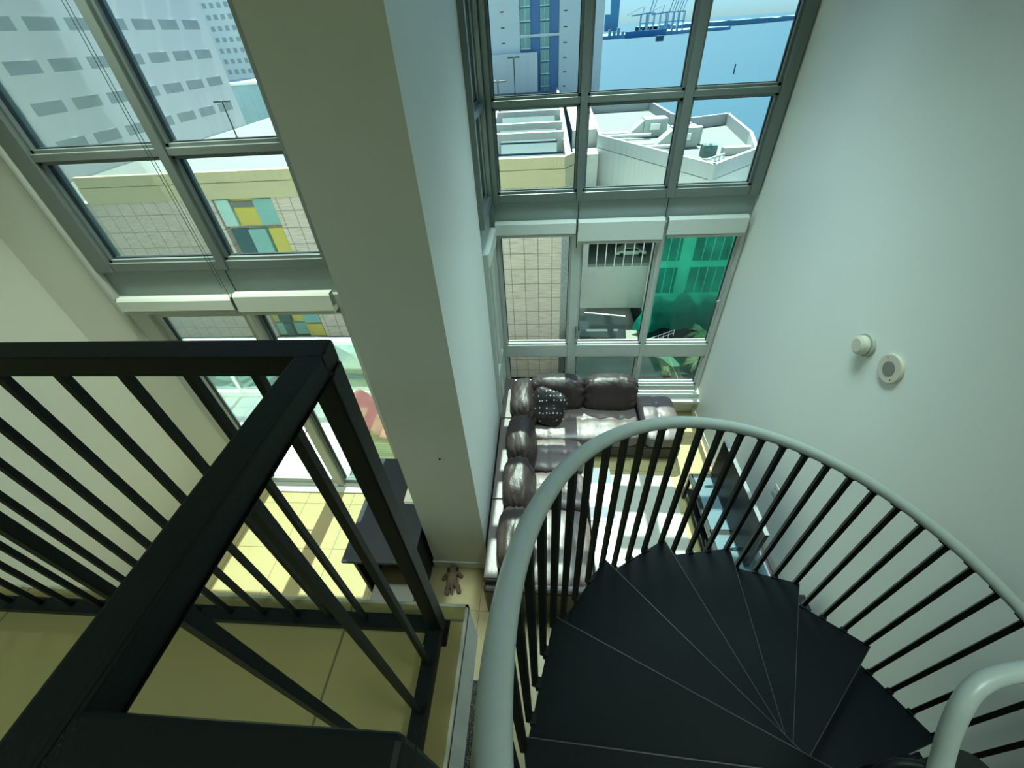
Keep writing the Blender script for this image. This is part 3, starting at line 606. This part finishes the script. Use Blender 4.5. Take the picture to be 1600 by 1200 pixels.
# far white and blue tower
blue = M('tower_blue', (.05, .19, .42), .5); towerw = M('tower_white', (.60, .70, .72), .7, var=.04, vscale=.1); tealg = M('tower_glass', (.12, .36, .36), .2, var=.4, vscale=.25)
tw = thing('apartment_tower', 'white apartment tower with blue stripes and glazed bays beyond the garage', 'building', (0, 155, GZ))
MB().box((-40, 150, GZ), (-7.2, 175, 24)).box((3.6, 150, GZ), (15.6, 175, 24)).build('wall', towerw, tw)
MB().box((-7.2, 151, GZ), (3.6, 175, 24)).build('blue_panel', blue, tw)
MB().box((-44, 147, GZ), (-2.4, 150, -.6)).build('podium', towerw, tw)
for x0, x1 in ((-7.1, -4.3), (-1.6, .9)):
    for kf in range(12):
        z = -11.5+kf*2.95
        if x0 < -5 and z < -.5: continue
        wd = MB().box((x0, 150.6, z), (x1, 151, z+2.4)).build('window', tealg, tw)
        MB().box((x0, 150.45, z-.25), (x1, 150.6, z)).box(((x0+x1)/2-.07, 150.5, z), ((x0+x1)/2+.07, 150.6, z+2.4)).build('mullion', M('mullion_pale', (.6, .75, .7), .5), wd)
MB().box((-7.2, 150.2, 2.6), (3.6, 150.6, 3.2)).build('ledge', towerw, tw)
vn = MB()
for k in range(6): vn.box((4.8, 149.92, -9+3.3*k), (5.8, 150, -8.75+3.3*k)); vn.box((-12.4, 149.92, 1.5+3.3*k), (-11.4, 150, 1.75+3.3*k))
vn.build('vent_slot', gasket, tw)
# concrete office block far left
offm = M('office_concrete', (.84, .82, .76), .85, var=.05, vscale=.15)
off = thing('office_block', 'large concrete office block with rows of recessed dark windows', 'building', (-90, 80, GZ))
MB().box((-130, 40, GZ), (-72, 112.3, 40)).build('wall', offm, off)
wdm = M('office_window', (.38, .42, .41), .35, var=.2, vscale=.4)
for r in range(6):
    z = 7.9-4.65*r+4.65
    for c_ in range(10):
        y = 51.9+6.62*c_
        if y+5 > 112: continue
        if z < -9: continue
        MB().box((-72.0, y, z), (-71.93, y+4.9, z+1.5)).build('window', wdm, off)
ob = thing('grid_tower', 'tall pale tower with small square windows behind the office block', 'building', (-113, 195, GZ))
MB().box((-135, 190, GZ), (-96, 215, 60)).build('wall', M('grid_pale', (.72, .76, .74), .85), ob)
gw = MB()
for r in range(16):
    for c_ in range(9): gw.box((-126+c_*2.7, 189.9, -9+r*3.1), (-124.6+c_*2.7, 190, -7.6+r*3.1))
tag(gw.build('small_windows', wdm, ob), kind='stuff')
gb = thing('glass_annex', 'low blue glass building at the foot of the pale tower', 'building', (-90, 150, GZ))
MB().box((-104, 150, GZ), (-74, 170, -4)).build('wall', M('annex_glass', (.20, .34, .40), .3, var=.2, vscale=.3), gb)
MB().box((-104.5, 149.5, -4), (-73.5, 170.5, -3.4)).build('roof', towerw, gb)

# white building with roof plant
wb = thing('white_rooftop_building', 'white angular building with mechanical plant on its roof', 'building', (20, 80, GZ))
poly = [(8.7, 79.4), (20.8, 57.9), (28.8, 65.5), (31.9, 76.1), (34.3, 94.5), (26.5, 91.5), (24.6, 97), (23.9, 116), (9.5, 115)]
MB().prism(poly, -18, -11.4).build('wall', stucco, wb)
MB().prism([(x, y) for x, y in poly], -11.4, -11.3).build('roof', M('roof_membrane', (.13, .137, .135), .8, var=.08, vscale=.3), wb)
pp = MB(); cen = Vector((21, 86, 0))
for i in range(len(poly)):
    a, b_ = Vector((*poly[i], 0)), Vector((*poly[(i+1) % len(poly)], 0)); nn = (b_-a).cross(Vector((0, 0, 1))).normalized()
    if nn.dot(cen-(a+b_)/2) < 0: nn = -nn
    pp.prism([(a.x, a.y), (b_.x, b_.y), ((b_+nn*.45).x, (b_+nn*.45).y), ((a+nn*.45).x, (a+nn*.45).y)], -11.4, -9.5)
pp.build('parapet', M('parapet_white', (.42, .45, .44), .7), wb)
wl_ = MB().box((4.35, 57, GZ), (6.0, 80, -17.8)).box((6.0, 57, GZ), (33, 58, -22.2)).box((6.0, 57, -18.7), (33, 58, -17.8)).box((33, 57, GZ), (34, 80, -17.8)).box((6.0, 58, -18.2), (33, 80, -17.8))
wl_.build('podium', stucco, wb)
MB().box((6.01, 58.01, -22.5), (32.99, 79.9, -22.2)).box((6.01, 72, -22.19), (32.99, 72.4, -18.7)).build('garage_level', M('garage_shade', (.20, .25, .24), .8, var=.3, vscale=.4), wb)
for k in range(13): MB().box((7.15+1.27*k, 57.1, -22.2), (7.27+1.27*k, 57.2, -18.7)).build('opening_bar', whm, wb)
MB().box((4.6, 84, GZ), (9.0, 130, -9.4)).box((4.6, 78, GZ), (8.7, 84, -12)).build('side_wing', stucco, wb)
# roof plant
steel = M('galvanised', (.36, .42, .40), .5, metal=.3, var=.1, vscale=1)
def unit(x, y, s, label):
    t = thing('air_handler', label, 'air handling unit', (x, y, -11.3), 'air handlers on the white roof')
    MB().prism([(x, y), (x+4*s, y), (x+4*s, y+3*s), (x, y+3*s)], -11.3, -8.6).build('casing', steel, t, bevel=.05)
    v = [(x-2.6*s, y+.3, -11.3), (x, y+.3, -11.3), (x, y+.3, -8.8), (x-1.9*s, y+.3, -10.4)]; v2 = [(a, b_+2.2*s, c_) for a, b_, c_ in v]
    MB().add(v+v2, [(0, 1, 2, 3), (4, 7, 6, 5), (0, 4, 5, 1), (1, 5, 6, 2), (2, 6, 7, 3), (3, 7, 4, 0)]).build('duct_hood', steel, t)
    MB().box((x+1.0, y-.5, -10.2), (x+2.6, y, -9.3)).build('vent_hood', whm, t)
    MB().tube([(x-2.6*s, y+1, -10.9), (x-7.5*s, y+1, -10.9)], .45, 10).tube([(x-2.6*s, y-1.5, -10.7), (x-8*s, y-1.5, -10.9)], .3, 8).tube([(x+1, y-1.6, -10.7), (x-6*s, y-1.8, -10.7)], .28, 8).build('pipe', M('pipe_white', (.75, .8, .78), .5), t, smooth=True)
unit(17.2, 86, 1.0, 'air handler farther back on the white roof with a sloped duct hood')
unit(20.0, 76.5, 1.0, 'nearer air handler on the white roof, beside the window mullion')
t = thing('rooftop_generator', 'dark machine with pipes near the point of the white roof', 'machine', (22.6, 66, -11.3))
MB().box((21.6, 65.6, -10.5), (23.4, 67.2, -9.0)).ball((22.2, 66, -9.4), .7, n=7).build('engine', M('machine_dark', (.05, .11, .11), .5, bump=1, bscale=2), t)
mbp = MB()
for k in range(5): mbp.cyl((21.6+.8*k, 63.6+.7*k, -11.3), (21.6+.8*k, 63.6+.7*k, -10.2), .08, 6)
mbp.tube([(21, 65, -10.8), (24.8, 67.8, -10.8)], .14, 8).tube([(21.6, 63.6, -10.2), (24.8, 66.4, -10.2)], .09, 6).tube([(21, 64.2, -10.5), (22.5, 62.6, -10.5), (25, 64.5, -10.5)], .12, 8)
mbp.build('pipework', M('pipe_pale', (.6, .66, .65), .4), t)
single('roof_block', MB().box((26.0, 70.2, -11.3), (31.0, 71.4, -10.3)), stucco, 'long white box resting on the white roof near its right corner', 'roof box', bevel=.05)
single('roof_pillar', MB().box((24.0, 78.5, -11.3), (25.0, 79.5, -8.9)).box((24.0, 78.7, -9.2), (24.2, 88, -8.9)), stucco, 'free-standing white pillar and beam on the white roof', 'pillar')
# parked car in the opening
def car(x, y, z, label, col, s=1.0):
    t = thing('car', label, 'car', (x, y, z))
    prof = [(-2.2, .3), (-2.25, .75), (-1.5, .88), (-.9, 1.35), (.7, 1.38), (1.4, .92), (2.15, .8), (2.25, .35)]
    mb = MB(); n = len(prof); vs = [(x+s*a, y, z+s*b_) for a, b_ in prof]+[(x+s*a, y+1.8*s, z+s*b_) for a, b_ in prof]
    mb.add(vs, [list(range(n)), list(range(n, 2*n))[::-1]]+[(i, (i+1) % n, n+(i+1) % n, n+i) for i in range(n)]).build('body', col, t, bevel=.06)
    MB().add([(x+s*a, y-.01, z+s*b_) for a, b_ in ((-1.35, .92), (-.85, 1.28), (.65, 1.3), (1.2, .92))], [(0, 1, 2, 3)]).build('side_window', gasket, t)
    for wx in (-1.4, 1.4): MB().cyl((x+s*wx, y-.03, z+.32*s), (x+s*wx, y+.2, z+.32*s), .32*s, 16).build('wheel', gasket, t)
    return t
car(12.6, 60.2, -22.2, 'pale car parked behind the barred garage opening', M('car_pale', (.55, .66, .62), .3))
# truck canopy on the ground
cn = thing('loading_canopy', 'black lean-to canopy on the ground below the white wall', 'canopy', (9, 49, GZ))
cv = MB(); A = [(5.2, 53.2, -25.6), (12.6, 52.2, -26.0), (12.6, 52.6, -25.8), (5.2, 53.6, -25.4)]
v0 = [(4.4, 46.2, -27.0), (10.4, 45.6, -27.0), (11.0, 50.8, -26.9), (5.5, 52.0, -26.9)]
MB().add([(x, y, z) for x, y, z in v0]+[(x, y, z+.18) for x, y, z in v0], [(0, 3, 2, 1), (4, 5, 6, 7), (0, 1, 5, 4), (1, 2, 6, 5), (2, 3, 7, 6), (3, 0, 4, 7)]).build('roof', M('canopy_black', (.004, .008, .009), .95, spec=.05), cn)
for x, y in ((4.7, 46.4), (10.1, 45.9), (10.7, 50.5), (5.7, 51.6)): MB().box((x-.12, y-.12, GZ+.06), (x+.12, y+.12, -26.95)).build('post', MATS['canopy_black'], cn)
for a_, b_ in ((5.4, 8.2), (9.0, 9.6)): MB().box((a_, 47.2, -26.82), (b_, 47.7, -26.76)).build('skylight', M('skylight_pale', (.06, .07, .068), .9, spec=.05), cn)
MB().bar((5.5, 51.9, -26.68), (11.0, 50.75, -26.68), .14, .1).build('gutter', whm, cn)
single('loading_pad', MB().box((4.9, 47.5, GZ), (12.8, 57, GZ+.06)), conc, 'pale concrete loading pad at the foot of the white wall', 'pavement')
# netted building
nb = thing('netted_building', 'pale balcony block standing behind green construction netting', 'building', (20, 57, GZ))
wb2 = M('balcony_white', (.85, .88, .86), .7)
MB().box((14.5, 55.4, GZ), (32, 56.4, -14)).build('wall', wb2, nb)
for z0, z1 in ((-20.8, -17.0), (-25.6, -21.8)):
    for x0, x1 in ((15.4, 18.2), (19.9, 26.5)):
        w2 = MB().box((x0, 55.3, z0), (x1, 55.39, z1)).build('window', M('dark_window', (.03, .07, .07), .2), nb)
        for k in range(1, int((x1-x0)/1.2)+1): MB().box((x0+k*1.15, 55.22, z0), (x0+k*1.15+.1, 55.3, z1)).build('mullion', wb2, w2)
nm = bpy.data.materials.new('green_netting'); nm.use_nodes = True; n = nm.node_tree.nodes; l = nm.node_tree.links; n.clear()
o_ = n.new('ShaderNodeOutputMaterial'); tr = n.new('ShaderNodeBsdfTransparent'); tr.inputs[0].default_value = (.20, .82, .60, 1); df = n.new('ShaderNodeBsdfDiffuse'); df.inputs[0].default_value = (.006, .16, .11, 1)
tl = n.new('ShaderNodeBsdfTranslucent'); tl.inputs[0].default_value = (.006, .14, .10, 1); ad = n.new('ShaderNodeMixShader'); ad.inputs[0].default_value = .5; l.new(df.outputs[0], ad.inputs[1]); l.new(tl.outputs[0], ad.inputs[2])
mx = n.new('ShaderNodeMixShader'); tn = n.new('ShaderNodeTexNoise'); tn.inputs['Scale'].default_value = .35; tn.inputs['Detail'].default_value = 4; tcn = n.new('ShaderNodeTexCoord'); l.new(tcn.outputs['Object'], tn.inputs['Vector'])
mr = n.new('ShaderNodeMapRange'); mr.inputs[3].default_value = .12; mr.inputs[4].default_value = .72; l.new(tn.outputs['Fac'], mr.inputs[0])
sz = n.new('ShaderNodeSeparateXYZ'); l.new(tcn.outputs['Object'], sz.inputs[0]); m2 = n.new('ShaderNodeMapRange'); m2.inputs[1].default_value = -23; m2.inputs[2].default_value = -26; m2.inputs[3].default_value = 0; m2.inputs[4].default_value = .5
l.new(sz.outputs[2], m2.inputs[0]); ad2 = n.new('ShaderNodeMath'); ad2.operation = 'ADD'; ad2.use_clamp = True; l.new(mr.outputs[0], ad2.inputs[0]); l.new(m2.outputs[0], ad2.inputs[1]); l.new(ad2.outputs[0], mx.inputs[0]); l.new(tr.outputs[0], mx.inputs[1]); l.new(ad.outputs[0], mx.inputs[2]); l.new(mx.outputs[0], o_.inputs[0])
net = MB(); NX, NZ = 60, 50; vs = []; fs = []
for j in range(NZ+1):
    for i in range(NX+1):
        v_ = j/NZ; u_ = i/NX; z = -28.45+v_*(14.45)
        xl = 12.75+1.15*v_-(.75*math.exp(-((v_-.04)/.08)**2)); zb = z-(1-v_)*(.35*math.exp(-((u_-.12)/.08)**2))
        x = xl+u_*(29-xl)
        y = 50+.25*math.sin(x*1.9+.6*z)+.25*noise.noise(Vector((x*.6, 0, z*.5)))+.5*noise.noise(Vector((x*.18, 3, z*.15)))
        vs.append((x, y, zb))
for j in range(NZ):
    for i in range(NX): a = j*(NX+1)+i; fs.append((a, a+1, a+NX+2, a+NX+1))
single('construction_netting', net.add(vs, fs), nm, 'large sheet of sheer green construction netting hung over the balcony block', 'netting', smooth=True)
# street level things at the foot of the netting
fen = thing('site_fence', 'low pale rail fence at the foot of the green netting', 'fence', (15.6, 48, GZ))
for k in range(6): MB().cyl((13.6+.8*k, 47.0+.45*k, GZ), (13.6+.8*k, 47.0+.45*k, GZ+1.0), .04, 6).build('post', whm, fen)
MB().tube([(13.6, 47.0, GZ+1), (17.6, 49.25, GZ+1)], .04, 6).tube([(13.6, 47.0, GZ+.5), (17.6, 49.25, GZ+.5)], .04, 6).build('rail', whm, fen)
palm_g = M('palm_leaf', (.03, .06, .02), .6, var=.4, vscale=1); bark = M('palm_bark', (.18, .15, .11), .9)
def palm(x, y, h, s, label):
    t = thing('palm_tree', label, 'palm', (x, y, GZ), 'palms along the street')
    MB().tube([(x, y, GZ), (x+.1, y, GZ+h*.5), (x, y, GZ+h)], [.22, .17, .14], 8).build('trunk', bark, t, smooth=True)
    cr_ = MB()
    for k in range(15):
        a = 2*PI*k/15+random.random()*.3; L = s*(.8+.4*random.random()); up = .25+.5*random.random()
        pts = [Vector((x+math.cos(a)*L*q, y+math.sin(a)*L*q, GZ+h+L*(up*q*1.4-q*q*.95))) for q in (0, .25, .5, .75, 1)]
        side = Vector((-math.sin(a), math.cos(a), 0))
        for i in range(4):
            w0, w1 = .34*s*.5*(1-abs(i/4-.4)), .34*s*.5*(1-abs((i+1)/4-.4))*(0 if i == 3 else 1)
            dr_ = Vector((0, 0, -.12*s))
            cr_.add([pts[i], pts[i+1], pts[i+1]+side*w1+dr_, pts[i]+side*w0+dr_], [(0, 1, 2, 3)]); cr_.add([pts[i], pts[i+1], pts[i+1]-side*w1+dr_, pts[i]-side*w0+dr_], [(0, 1, 2, 3)])
    cr_.build('crown', palm_g, t)
palm(20.6, 46.6, 2.2, 2.2, 'palm at the foot of the green netting, near the blank wall')
palm(18.9, 41.4, 1.6, 2.2, 'palm seen through the lowest right pane')
palm(14.8, 40.9, .8, .7, 'tiny palm low in the lowest right pane')
single('street_kerb', MB().prism([(12.6, 45.6), (16.2, 44.7), (17.0, 42.3), (15.8, 42.2), (14.9, 44.0), (12.5, 45.0)], GZ, GZ+.12), conc, 'pale kerb island with sharp point in the dark street', 'kerb')
single('street_sidewalk', MB().box((3.3, 37.6, GZ), (26, 38.5, GZ+.12)), M('walk_pale', (.5, .6, .56), .8), 'pale sidewalk strip along the near side of the street', 'sidewalk')
car(24.5, 46.6, GZ, 'white car parked beside the palm at the foot of the netting', M('car_white', (.7, .72, .7), .3), .8)
# elevated track seen through the railing glass
tk = thing('elevated_track', 'curved pair of elevated guideway beams far below the balcony', 'track', (-29, 28, GZ))
tkm = M('track_dark', (.10, .18, .19), .6)
def arc(cx_, cy_, r, a0, a1, z): return [(cx_+r*math.cos(math.radians(a0+(a1-a0)*k/24)), cy_+r*math.sin(math.radians(a0+(a1-a0)*k/24)), z) for k in range(25)]
for r in (9.2, 10.4, 11.4): 
    mb = MB(); P = arc(-36.5, 34.2, r, -95, -15, -20)
    for i in range(24): mb.bar(P[i], P[i+1], .5, .7)
    mb.build('guideway_beam', tkm, tk)
mb = MB(); P = arc(-30.2, 31.8, 3.0, -160, -60, -20)
for i in range(24): mb.bar(P[i], P[i+1], .5, .6)
mb.build('guideway_beam', tkm, tk)
for a in (-80, -50, -25): MB().cyl((-36.5+10.2*math.cos(math.radians(a)), 34.2+10.2*math.sin(math.radians(a)), GZ+.05), (-36.5+10.2*math.cos(math.radians(a)), 34.2+10.2*math.sin(math.radians(a)), -20.3), .45, 12).build('pier', conc, tk)
single('plaza_paving', MB().box((-60, 20, GZ), (-8, 49.8, GZ+.05)), M('plaza', (.25, .28, .27), .8, var=.15, vscale=.2), 'pale paved plaza between the building and the garage', 'paving')

# port, island and far towers across the bay, air haze painted into their colours
haze = M('far_haze_blue', (.30, .48, .60), .9, var=.25, vscale=.01); haze2 = M('far_haze_green', (.22, .36, .42), .9, var=.3, vscale=.01)
single('port_quay', MB().prism([(120, 1480), (560, 1700), (540, 1900), (60, 1750)], GZ-1, GZ+7), haze, 'low haze-blue quay of the port across the bay', 'quay')
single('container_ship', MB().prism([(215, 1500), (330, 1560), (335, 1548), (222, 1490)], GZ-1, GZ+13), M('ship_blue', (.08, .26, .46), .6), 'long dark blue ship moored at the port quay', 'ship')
for k, (x, y, h) in enumerate(((175, 1500, 26), (188, 1505, 22), (200, 1512, 28), (213, 1520, 20))):
    single('port_silo', MB().box((x-4, y+8, GZ+7), (x+4, y+18, GZ+h-6)), M('silo_pale', (.40, .48, .50), .8), ['leftmost pale block on the port quay', 'second pale block from the left on the port quay', 'tallest of the pale blocks on the port quay', 'pale block on the quay next to the ship'][k], 'block', 'pale blocks on the port quay')
cranem = M('crane_haze_blue', (.28, .42, .52), .8)
def crane(x, y, up, label):
    GZ = -21.9
    t = thing('harbor_crane', label, 'crane', (x, y, GZ), 'gantry cranes at the port')
    fr_ = MB()
    for dx in (0, 16):
        for dy in (0, 14): fr_.bar((x+dx, y+dy, GZ), (x+dx, y+dy, GZ+41), 2.0)
    fr_.bar((x, y, GZ+21), (x+16, y, GZ+21), 1.8); fr_.bar((x, y, GZ+41), (x+16, y, GZ+41), 2); fr_.bar((x, y, GZ+2), (x+16, y, GZ+21), 1.2)
    fr_.build('gantry', cranem, t)
    if up: MB().bar((x, y, GZ+39), (x+14, y-6, GZ+93), 2.2).bar((x+8, y, GZ+39), (x+22, y-6, GZ+89), 1.4).build('boom', cranem, t)
    else: MB().bar((x-30, y-20, GZ+38), (x+24, y, GZ+42), 2.6).bar((x, y, GZ+55), (x-40, y-4, GZ+40), 1).bar((x+2, y, GZ+41), (x+6, y, GZ+57), 1.6).build('boom', cranem, t)
crane(262, 1545, False, 'gantry crane with lowered boom, leftmost at the port')
crane(285, 1560, True, 'gantry crane with raised boom, second from the left at the port')
crane(322, 1580, False, 'gantry crane with lowered boom in the middle of the row')
crane(345, 1590, True, 'gantry crane with raised boom, left of the last pair')
crane(362, 1600, True, 'gantry crane with raised boom, next to last at the port')
crane(378, 1606, True, 'gantry crane with raised boom at the right end of the port')
isl = MB(); pr = []
for k in range(60): u_ = k/59; pr.append((380+u_*2500, 1900+u_*2400, GZ+8+16*(1-u_)*(.6+.5*noise.noise(Vector((k*.7, 0, 0))))))
for k in range(59):
    (x0, y0, h0), (x1, y1, h1) = pr[k], pr[k+1]
    isl.add([(x0, y0, GZ-1), (x1, y1, GZ-1), (x1, y1, h1), (x0, y0, h0), (x0-60, y0+90, GZ-1), (x1-60, y1+90, GZ-1), (x1-60, y1+90, h1), (x0-60, y0+90, h0)], [(0, 1, 2, 3), (3, 2, 6, 7), (4, 7, 6, 5)])
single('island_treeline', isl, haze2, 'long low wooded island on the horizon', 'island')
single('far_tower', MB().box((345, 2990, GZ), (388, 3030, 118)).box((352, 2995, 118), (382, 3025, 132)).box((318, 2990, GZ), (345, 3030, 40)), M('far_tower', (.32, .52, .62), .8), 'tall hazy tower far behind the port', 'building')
mk = M('marker_dark', (.08, .16, .22), .8)
single('channel_marker', MB().cyl((190, 700, GZ-1), (190, 700, GZ+6), .7, 6), mk, 'thin channel marker standing in the bay, upper one of the left pane', 'channel marker', 'channel markers in the bay')
single('channel_marker', MB().cyl((143, 405, GZ-1), (143, 405, GZ+5), .5, 6), mk, 'thin channel marker in the middle window, farther right', 'channel marker', 'channel markers in the bay')
single('channel_marker', MB().cyl((220, 470, GZ-1), (220, 470, GZ+5), .5, 6), mk, 'thin channel marker behind the right pane', 'channel marker', 'channel markers in the bay')
single('barge', MB().box((232, 1150, GZ-1), (246, 1162, GZ+8)), mk, 'small dark barge on the water before the port', 'boat')
